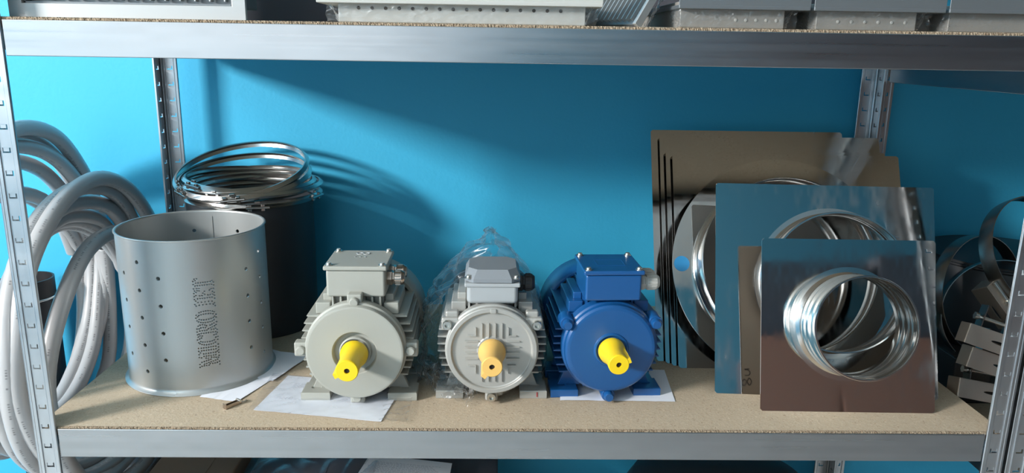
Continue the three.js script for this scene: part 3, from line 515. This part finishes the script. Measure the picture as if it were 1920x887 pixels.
{
  const g = thing('round_flange', 'round flat steel flange with a wide collar and blue sticker, leaning on the large plates', 'flange', [0.401, 0, -0.165]);
  g.rotation.x = -R(24.3);
  const Ro = 0.1715, Ri = 0.134, s = new THREE.Shape(); s.absarc(0, Ro, Ro, 0, Math.PI * 2); const c = new THREE.Path(); c.absarc(0, Ro, Ri, 0, Math.PI * 2, true); s.holes.push(c);
  part('ring', uvm(new THREE.ExtrudeGeometry(s, { depth: 0.0012, bevelEnabled: false, curveSegments: 96 })), M.mirrorClean, g);
  part('collar', crease(latheZ([[Ri + 0.004, 0.0013], [Ri + 0.001, 0.004], [Ri, 0.012], [Ri + 0.0016, 0.016], [Ri, 0.02], [Ri, 0.034], [Ri - 0.001, 0.035], [Ri - 0.0016, 0.034], [Ri - 0.0012, 0.02], [Ri + 0.0004, 0.016], [Ri - 0.0012, 0.012], [Ri - 0.0012, 0], [Ri + 0.004, 0.0002], [Ri + 0.004, 0.0013]], 120), 40).translate(0, Ro, 0), M.steelBright, g);
  part('sticker', new THREE.CylinderGeometry(0.012, 0.012, 0.0004, 32).rotateX(Math.PI / 2).translate(-0.157, Ro + 0.003, 0.0015), M.stickerBlue, g, 'round blue sticker');
}

// ------------------------------------------------------------------ papers, clip, plastic bag
function paperThing(name, label, corners, y, lines, seed, mat) {
  const [a, b, c, d] = corners.map(([x, z]) => V(x, 0, z)), mid = a.clone().add(b).add(c).add(d).multiplyScalar(0.25);
  const g = thing(name, label, 'paper', [mid.x, 0, mid.z]);
  const pt = (u, v, up) => { const p = a.clone().lerp(b, u).lerp(d.clone().lerp(c, u), v); return [p.x - mid.x, up + 0.0006 + Math.max(0, 0.0012 * nz(u * 3 + seed, v * 3, 0.5)) + (v < 0.12 ? 0.0012 * nz(u * 7, seed, 0) ** 2 : 0), p.z - mid.z]; };
  const tex = canvasTex(512, 320, (k, w, h) => { k.fillStyle = 'rgb(232,235,243)'; k.fillRect(0, 0, w, h); const r = rngOf(seed * 13 + 3); for (const [x0, y0, x1, n] of lines) for (let i = 0; i < n; i++) { let x = x0 * w; const yy = (y0 + i * 0.028) * h; while (x < x1 * w * (0.8 + 0.2 * r())) { const l = 5 + r() * 16; k.fillStyle = `rgba(120,126,145,${0.35 + r() * 0.25})`; k.fillRect(x, yy, l, 3); x += l + 4 + r() * 4; } } });
  const m = M.paper.clone(); m.color = lin(1, 1, 1); m.map = tex;
  const top = sheet((u, v) => pt(u, v, y + 0.0004), 40, 24), under = flipX(sheet((u, v) => { const q = pt(u, v, y); return [-q[0], q[1], q[2]]; }, 40, 24));
  part('page', merge([top, under]), m, g); return g;
}
paperThing('printed_sheet', 'white printed sheet lying under the grey perforated cylinder', [[-0.452, -0.0905], [-0.3955, -0.0755], [-0.341, -0.231], [-0.43, -0.28]], 0, [[0.35, 0.2, 0.85, 9]], 2);
paperThing('printed_sheet', 'blank white back sheet showing behind the grey perforated cylinder', [[-0.43, -0.17], [-0.365, -0.14], [-0.334, -0.238], [-0.43, -0.265]], 0.0016, [], 6);
{
  const g = paperThing('document_pouch', 'white printed document in a clear sleeve under the beige-grey motor', [[-0.366, -0.0515], [-0.1905, -0.0205], [-0.174, -0.135], [-0.349, -0.163]], 0, [[0.08, 0.62, 0.3, 2], [0.42, 0.3, 0.62, 4], [0.62, 0.24, 0.9, 9], [0.12, 0.2, 0.38, 5]], 4);
  part('clear_sleeve', sheet((u, v) => { const x = -0.372 + u * 0.2, z = -0.048 + u * 0.034 - v * 0.118; const s = u > 0.9 ? (u - 0.9) * 0.16 : 0; return [x - g.position.x + s, 0.0032 + 0.0016 * Math.abs(nz(u * 9, v * 6, 2)) + (u > 0.9 ? 0.006 * Math.abs(nz(u * 30, v * 9, 4)) : 0), z - g.position.z]; }, 70, 36), M.film, g, 'clear plastic sleeve');
}
paperThing('printed_sheet', 'white sheet lying under the blue motor', [[0.0493, -0.0868], [0.211, -0.0862], [0.2185, -0.195], [0.06, -0.2]], 0, [], 7);
{
  const g = thing('metal_clip', 'small bronze-coloured folded metal clip lying on the board before the grey cylinder', 'clip', [-0.398, 0, -0.065], Math.atan2(0.023, 0.0175));
  part('clip_side', rbox(0.024, 0.0052, 0.001, 0.0004, 0, 0.0028, 0.0026), M.brass, g); part('clip_side', rbox(0.024, 0.0052, 0.001, 0.0004, 0, 0.0028, -0.0026), M.brass, g);
  part('clip_base', rbox(0.023, 0.001, 0.0056, 0.0004, 0, 0.0006, 0), M.steelDark, g); part('clip_end', rbox(0.0012, 0.0074, 0.0072, 0.0004, -0.012, 0.0038, 0), M.brass, g);
  part('clip_pin', cylZ(0.0018, 0.009, 0, 0, 0, 12).translate(0.0095, 0.005, 0), M.zinc, g); part('clip_wire', new THREE.TorusGeometry(0.004, 0.0008, 6, 14, 4).rotateX(Math.PI / 2).translate(0.017, 0.0012, -0.001), M.zinc, g);
}
{
  const g = thing('plastic_bag', 'crumpled clear plastic bag pulled open around the silver-grey motor', 'bag', [-0.05, 0, -0.165]);
  const K = [[0, 0.88], [0.15, 1], [0.4, 1], [0.6, 0.93], [0.75, 0.76], [0.88, 0.45], [1, 0.08]];
  const prof = (v) => { for (let i = 1; i < K.length; i++) if (v <= K[i][0]) { const t = (v - K[i - 1][0]) / (K[i][0] - K[i - 1][0]); const s = t * t * (3 - 2 * t); return K[i - 1][1] * (1 - s) + K[i][1] * s; } return 0.08; };
  const surf = (u, v) => {
    const phi = R(-122 + 226 * u), k = prof(v), sx = Math.sin(phi), cz = -Math.cos(phi), side = Math.min(1, Math.abs(phi) / 1.6);
    const n1 = nz(u * 7, v * 4, 1), n2 = nz(u * 19 + n1 * 2, v * 11, 5), n3 = Math.abs(nz(u * 34 + n2 * 2, v * 30 + n1 * 3, 9)), n4 = Math.abs(nz(u * 11 + v * 9, v * 5 - u * 6, 4));
    const rx = sx < 0 ? 0.1 : 0.0835, rz = cz < 0 ? 0.152 : 0.105, w = (sx > 0 ? 0.25 : 0.8 - 0.3 * side);
    const d = (0.018 * n1 + 0.022 * n4 - 0.006 * n3 + 0.004 * n2) * w;
    const y = 0.0012 + v * 0.226 * (1 - 0.2 * side * side) + (0.005 * n2 * v + (v > 0.85 ? 0.01 * n1 : 0)) * w;
    return [sx * (rx * k + d) + (v > 0.8 ? 0.012 * n2 * (v - 0.8) * 5 : 0), Math.max(0.001, y), cz * (rz * k + d)];
  };
  part('bag_film', sheet(surf, 220, 130), M.film, g);
  // rolled lower hem and its crumpled corner at the front left
  part('bag_hem', sheet((u, v) => { const x = -0.104 + u * 0.088, z = 0.02 + 0.098 * u - 0.022 * u * u, n = nz(u * 7, v * 5, 3), m = Math.abs(nz(u * 12, v * 9, 8)); return [x + 0.016 * (v - 0.5) - 0.01 * n, 0.0015 + 0.03 * Math.sin(v * Math.PI) * (1 - 0.6 * u) + 0.016 * m, z - 0.04 * v + 0.016 * n]; }, 90, 60), M.film, g);
}

// ------------------------------------------------------------------ band clamps on the neighbouring rack
{
  const bandGeo = (r, w) => crease(latheY([[r - 0.0012, -w / 2], [r, -w / 2], [r + 0.0006, -w / 4], [r + 0.0006, w / 4], [r, w / 2], [r - 0.0012, w / 2], [r - 0.0012, -w / 2]], 96), 40);
  const bracket = (w, h, d) => { // flange // bent U of plate with a slot in its face
    const s = poly([[-w / 2, -h / 2], [w / 2, -h / 2], [w / 2, h / 2], [-w / 2, h / 2]]), sl = new THREE.Path(); sl.absellipse(w * 0.12, 0.0, w * 0.2, 0.0026, 0, Math.PI * 2, true); s.holes.push(sl);
    return merge([extrude(s, 0.0012, 0.0003), box(0.0014, h, d, -w / 2, 0, -d / 2), box(0.0014, h, d, w / 2, 0, -d / 2), box(w, 0.0014, d, 0, h / 2, -d / 2)]);
  };
  const clampThing = (label, pos, rot, r, w, br, mat) => {
    const g = thing('band_clamp', label, 'clamp', pos, 0); g.rotation.set(...rot, 'YXZ');
    part('band', bandGeo(r, w), mat, g);
    for (const b of br) {
      const B = new THREE.Group(); B.name = 'bracket'; B.position.set(...b.p); B.rotation.set(...b.r); g.add(B);
      part('bracket_plate', bracket(b.w, b.h, b.d), M.steelTan, B);
      part('bracket_bolt', [cylZ(0.003, 0.05, 0, 0, -0.006, 12), new THREE.CylinderGeometry(0.0058, 0.0058, 0.005, 6).rotateX(Math.PI / 2).translate(0, 0, 0.004)].map((q) => q.rotateY(Math.PI / 2).translate(-0.004, b.h * 0.62, -0.012)), M.zinc, B);
    }
  };
  clampThing('big dark band clamp standing upright by the right post, its shiny band arching highest', [0.795, 0.178, -0.235], [R(62), R(14), R(0)], 0.094, 0.026, [{ p: [-0.085, -0.02, 0.072], r: [0, R(-62), 0], w: 0.07, h: 0.03, d: 0.026 }], M.steelDark);
  clampThing('dark band clamp standing behind, its arc showing right beside the frontmost steel plates', [0.735, 0.105, -0.27], [R(78), R(22), R(0)], 0.094, 0.022, [], M.steelDark);
  clampThing('dark band clamp in the middle of the pile by the right post, under the highest', [0.742, 0.085, -0.215], [R(74), R(-6), R(10)], 0.088, 0.028, [], M.steelDark);
  const bk = (label, x, y, z, rot, w, h, d) => { const g = thing('clamp_bracket', label, 'bracket', [x, y, z]); g.rotation.set(...rot, 'YXZ'); part('plate', bracket(w, h, d), M.steelTan, g); part('bolt', [cylZ(0.0028, 0.06, 0, 0, 0, 12).rotateY(Math.PI / 2), new THREE.CylinderGeometry(0.0055, 0.0055, 0.005, 6).rotateZ(Math.PI / 2).translate(-0.03, 0, 0)].map((q) => q.translate(0, h * 0.5 + 0.014, -d * 0.45)), M.zinc, g); part('tab', box(0.0014, 0.034, 0.02, -w * 0.3, h / 2 + 0.016, -d * 0.45), M.steelDark, g); part('tab', box(0.0014, 0.034, 0.02, w * 0.18, h / 2 + 0.016, -d * 0.45), M.steelDark, g); };
  bk('tan steel bracket with a slot, uppermost in the clamp pile', 0.668, 0.083, -0.112, [R(-14), R(-8), R(-17)], 0.078, 0.028, 0.028);
  bk('tan steel bracket with a slot, second in the clamp pile', 0.675, 0.048, -0.11, [R(-14), R(-6), R(-17)], 0.078, 0.029, 0.03);
  bk('tan steel bracket with bright scratches, lowest in the clamp pile', 0.672, 0.004, -0.115, [R(-18), R(-4), R(-9)], 0.082, 0.027, 0.032);
  const d = thing('black_drum', 'black drum standing behind the band clamps on the neighbouring shelf', 'drum', [0.83, -0.045, -0.36]);
  part('drum_body', crease(latheY([[0, 0], [0.128, 0], [0.13, 0.004], [0.13, 0.19], [0.126, 0.196], [0, 0.196]], 60)), M.blackPlastic, d); part('drum_rim', new THREE.TorusGeometry(0.13, 0.003, 8, 60).rotateX(Math.PI / 2).translate(0, 0.19, 0), M.blackPlastic, d);
  const e = thing('dark_carton', 'dark carton standing under the clamps between the two racks', 'box', [0.735, -0.045, -0.25]);
  part('carton_body', rbox(0.15, 0.075, 0.14, 0.003, 0, 0.0375, 0), M.blackPlastic, e); part('flap', box(0.15, 0.0012, 0.06, 0, 0.0756, 0.034), M.blackPlastic, e);
}

// ------------------------------------------------------------------ goods on the upper shelf
const wrapSheet = (x0, x1, y0, y1, z, amp, seed) => sheet((u, v) => { const n = nz(u * 14 * (x1 - x0) / 0.2, v * 3, seed), m = Math.abs(nz(u * 40 * (x1 - x0) / 0.2 + n * 3, v * 9, seed + 3)); return [x0 + (x1 - x0) * u + 0.003 * n, y0 + (y1 - y0) * v, z + amp * (0.4 + 0.6 * n - m) * (0.4 + v * 0.6)]; }, 120, 14);
{
  const x0 = -0.603, x1 = -0.334, w = x1 - x0, z = -0.028, y0 = DECK + 0.0006, h = 0.26;
  const g = thing('vent_grille', 'silver ventilation grille with a square mesh, at the left end of the upper shelf', 'vent', [(x0 + x1) / 2, y0, z]);
  const bar = (len) => { const s = poly([[-len / 2, 0], [len / 2, 0], [len / 2 - 0.0145, 0.0145], [-len / 2 + 0.0145, 0.0145]]); return extrude(s, 0.004, 0.0008); };
  part('frame_bar', bar(w), M.ventSilver, g); part('frame_bar', bar(w).rotateZ(Math.PI).translate(0, h, 0), M.ventSilver, g);
  part('frame_bar', bar(h).rotateZ(-Math.PI / 2).translate(-w / 2, h / 2, 0), M.ventSilver, g); part('frame_bar', bar(h).rotateZ(Math.PI / 2).translate(w / 2, h / 2, 0), M.ventSilver, g);
  for (let i = 0; i < 14; i++) part('slat', rbox(0.0022, h - 0.04, 0.01, 0.0006, -w / 2 + 0.024 + i * (w - 0.048) / 13, h / 2, -0.004), M.ventSilver, g);
  for (let i = 0; i < 13; i++) part('cross_slat', box(w - 0.04, 0.0018, 0.004, 0, 0.03 + i * 0.0165, -0.009), M.ventSilver, g);
  part('housing', [box(w - 0.03, h - 0.03, 0.003, 0, h / 2, -0.013), box(0.003, h - 0.03, 0.09, -w / 2 + 0.016, h / 2, -0.045), box(0.003, h - 0.03, 0.09, w / 2 - 0.016, h / 2, -0.045), box(w - 0.03, 0.003, 0.09, 0, 0.016, -0.045)], M.flangeGrey, g);
}
function plenum(name, label, x0, x1, fx0, fx1, mat, flMat, dotMat, dotY, dotN, dot0, dot1, seed, open) {
  const w = x1 - x0, xc = (x0 + x1) / 2, z = -0.03, d = 0.26, g = thing(name, label, 'vent', [xc, DECK + 0.0006, z]);
  part('box_body', [rbox(w, 0.03, d, 0.0012, 0, 0.015, -d / 2)], mat, g);
  part('flange', [rbox(fx1 - fx0, 0.0045, d + 0.03, 0.001, (fx0 + fx1) / 2 - xc, 0.0225 + 0.0005, -d / 2), rbox(fx1 - fx0, 0.03, 0.0015, 0.0005, (fx0 + fx1) / 2 - xc, 0.038, 0.014)], flMat, g);
  const dots = []; for (let i = 0; i < dotN; i++) dots.push(new THREE.SphereGeometry(0.0021, 10, 6).scale(1, 1, 0.35).translate(dot0 + (dot1 - dot0) * i / Math.max(1, dotN - 1) - xc, dotY, 0.0003));
  if (dots.length) part('perforation_row', dots, dotMat, g);
  part('wrap_film', wrapSheet(-w / 2 - 0.012, w / 2 + 0.012, 0.0006, 0.02, 0.007, 0.005, seed), M.film, g, 'clear wrinkled film');
  for (const s of [-1, 1]) part('film_fold', sheet((u, v) => { const xa = s * w / 2, xb = (s < 0 ? fx0 : fx1) - xc; return [xa + (xb - xa) * v * (0.3 + 0.7 * u) + 0.002 * nz(u * 9, v * 9, seed), 0.0006 + 0.021 * v + 0.001 * Math.abs(nz(u * 20, v * 12, seed)), 0.006 - 0.05 * u + 0.003 * nz(u * 14, v * 14, seed + 1)]; }, 26, 20), M.film, g);
  return g;
}
plenum('plenum_box', 'white ventilation box with a row of dark holes, wrapped in clear film', -0.2288, 0.0592, -0.2507, 0.0776, M.ventWhite, M.ventWhite, M.darkHole, 0.0162, 16, -0.205, 0.03, 4);
plenum('plenum_box', 'grey ventilation box in clear film, first to the right of the leaning louvre', 0.17, 0.2935, 0.165, 0.318, M.ventGrey, M.flangeGrey, M.glandGrey, 0.0095, 5, 0.236, 0.284, 5);
plenum('plenum_box', 'grey film-wrapped ventilation box with six bright dots, second right of the leaning louvre', 0.331, 0.4501, 0.322, 0.476, M.ventGrey, M.flangeGrey, M.glandGrey, 0.0095, 6, 0.357, 0.437, 6);
plenum('plenum_box', 'grey ventilation box in clear film at the right end of the upper shelf', 0.4883, 0.606, 0.48, 0.624, M.ventGrey, M.flangeGrey, M.glandGrey, 0.0095, 0, 0.5, 0.6, 7);
{
  const g = thing('louvre_panel', 'silver louvre with fine slats leaning over beside the white ventilation box', 'vent', [0.122, DECK + 0.0008, -0.035], R(24)); g.rotation.z = -R(33);
  part('back_panel', rbox(0.004, 0.16, 0.14, 0.001, 0, 0.082, -0.075), M.flangeGrey, g);
  for (let i = 0; i < 13; i++) part('slat', box(0.006, 0.15, 0.0018, -0.0035, 0.082, -0.014 - i * 0.0102), M.ventSilver, g);
  part('edge_frame', rbox(0.01, 0.162, 0.006, 0.001, 0, 0.082, -0.004), M.ventSilver, g);
  part('wrap_film', sheet((u, v) => [0.006 + 0.036 * v * (1 - 0.4 * u) + 0.004 * nz(u * 8, v * 8, 2), 0.004 + 0.1 * u, 0.004 - 0.05 * v + 0.006 * nz(u * 12, v * 10, 6)], 40, 30), M.film, g, 'clear crinkled film');
  const c = thing('dark_carton', 'dark grey carton behind the silver grille and the white box on the upper shelf', 'box', [-0.36, DECK + 0.0006, -0.33]);
  part('carton_body', rbox(0.24, 0.2, 0.16, 0.003, 0, 0.1, 0), M.darkBox, c); part('tape', box(0.04, 0.0006, 0.16, 0, 0.2003, 0), M.darkBox, c);
  const c2 = thing('dark_carton', 'long dark carton at the back of the upper shelf, behind the grey ventilation boxes', 'box', [0.16, DECK + 0.0006, -0.4]);
  part('carton_body', rbox(0.68, 0.16, 0.14, 0.003, 0, 0.08, 0), M.darkBox, c2); part('tape', box(0.04, 0.0006, 0.14, 0, 0.1603, 0), M.darkBox, c2);
}

// ------------------------------------------------------------------ goods on the lower shelf, only their tops in view
{
  const carton = (label, x, z, w, h, d, mat) => { const c = thing('carton', label, 'box', [x, LOW + 0.0006, z]); part('carton_body', rbox(w, h, d, 0.004, 0, h / 2, 0), mat, c); part('tape', box(0.05, 0.0006, d, 0, h + 0.0003, 0), mat, c); return c; };
  carton('brown carton on the lower shelf, just under the left end of the beam', -0.545, -0.29, 0.14, 0.305, 0.3, M.cardboard);
  const c = carton('blue-grey plastic-wrapped pack on the lower shelf, left of the white sheet', -0.355, -0.3, 0.21, 0.285, 0.32, M.darkBox);
  part('wrap_film', sheet((u, v) => [-0.11 + 0.22 * u, 0.286 + 0.012 * Math.abs(nz(u * 6, v * 5, 3)) + 0.004, -0.16 + 0.32 * v], 50, 30), M.film, c, 'clear wrinkled film');
  carton('dark carton on the lower shelf under the white sheet', -0.135, -0.3, 0.2, 0.27, 0.3, M.darkBox);
  paperThing('loose_sheet', 'white printed sheet lying on the goods of the lower shelf', [[-0.285, -0.2], [-0.12, -0.2], [-0.115, -0.31], [-0.262, -0.34]], LOW + 0.292, [[0.1, 0.15, 0.9, 10]], 8).children[0].geometry.translate(0, 0.0, 0);
  const d = thing('black_cover', 'black rounded plastic cover on the lower shelf, its top under the beam', 'cover', [0.352, LOW + 0.0006, -0.3]);
  part('cover_shell', crease(latheY([[0.001, 0.299], [0.06, 0.297], [0.11, 0.288], [0.15, 0.27], [0.168, 0.24], [0.172, 0], [0, 0]], 60)).scale(1, 1, 0.9), M.blackPlastic, d); part('cover_rim', new THREE.TorusGeometry(0.173, 0.004, 8, 60).rotateX(Math.PI / 2).scale(1, 1, 0.9).translate(0, 0.02, 0), M.blackPlastic, d);
}

// ------------------------------------------------------------------ the room opposite, seen in the polished steel
{
  const c = thing('wall_cabinet', 'long brown wooden cabinet on the opposite side of the room, seen mirrored in the steel', 'cabinet', [1.72, ROOM.floor, ROOM.f - 0.26]);
  part('carcass', rbox(1.9, 1.38, 0.5, 0.006, 0, 0.69, 0), M.brown, c);
  for (let i = 0; i < 3; i++) { const dr = part('door', rbox(0.61, 1.31, 0.02, 0.004, -0.63 + i * 0.63, 0.69, -0.262), M.brown, c); part('handle', rbox(0.02, 0.14, 0.02, 0.006, -0.63 + i * 0.63 + 0.25, 0.75, -0.282), M.zinc, dr); }
  for (const [x, w, h, l] of [[1.25, 0.74, 0.36, 'left'], [2.1, 0.86, 0.4, 'right']]) { const k = thing('dark_carton', `dark carton on the brown cabinet across the room, the ${l} one of two`, 'box', [x, ROOM.floor + 1.3805, ROOM.f - 0.26]); part('carton_body', rbox(w, h, 0.42, 0.005, 0, h / 2, 0), M.darkBox, k); part('tape', box(0.05, 0.0008, 0.42, 0, h + 0.0004, 0), M.darkBox, k); }
}
renderer.render(scene, camera);
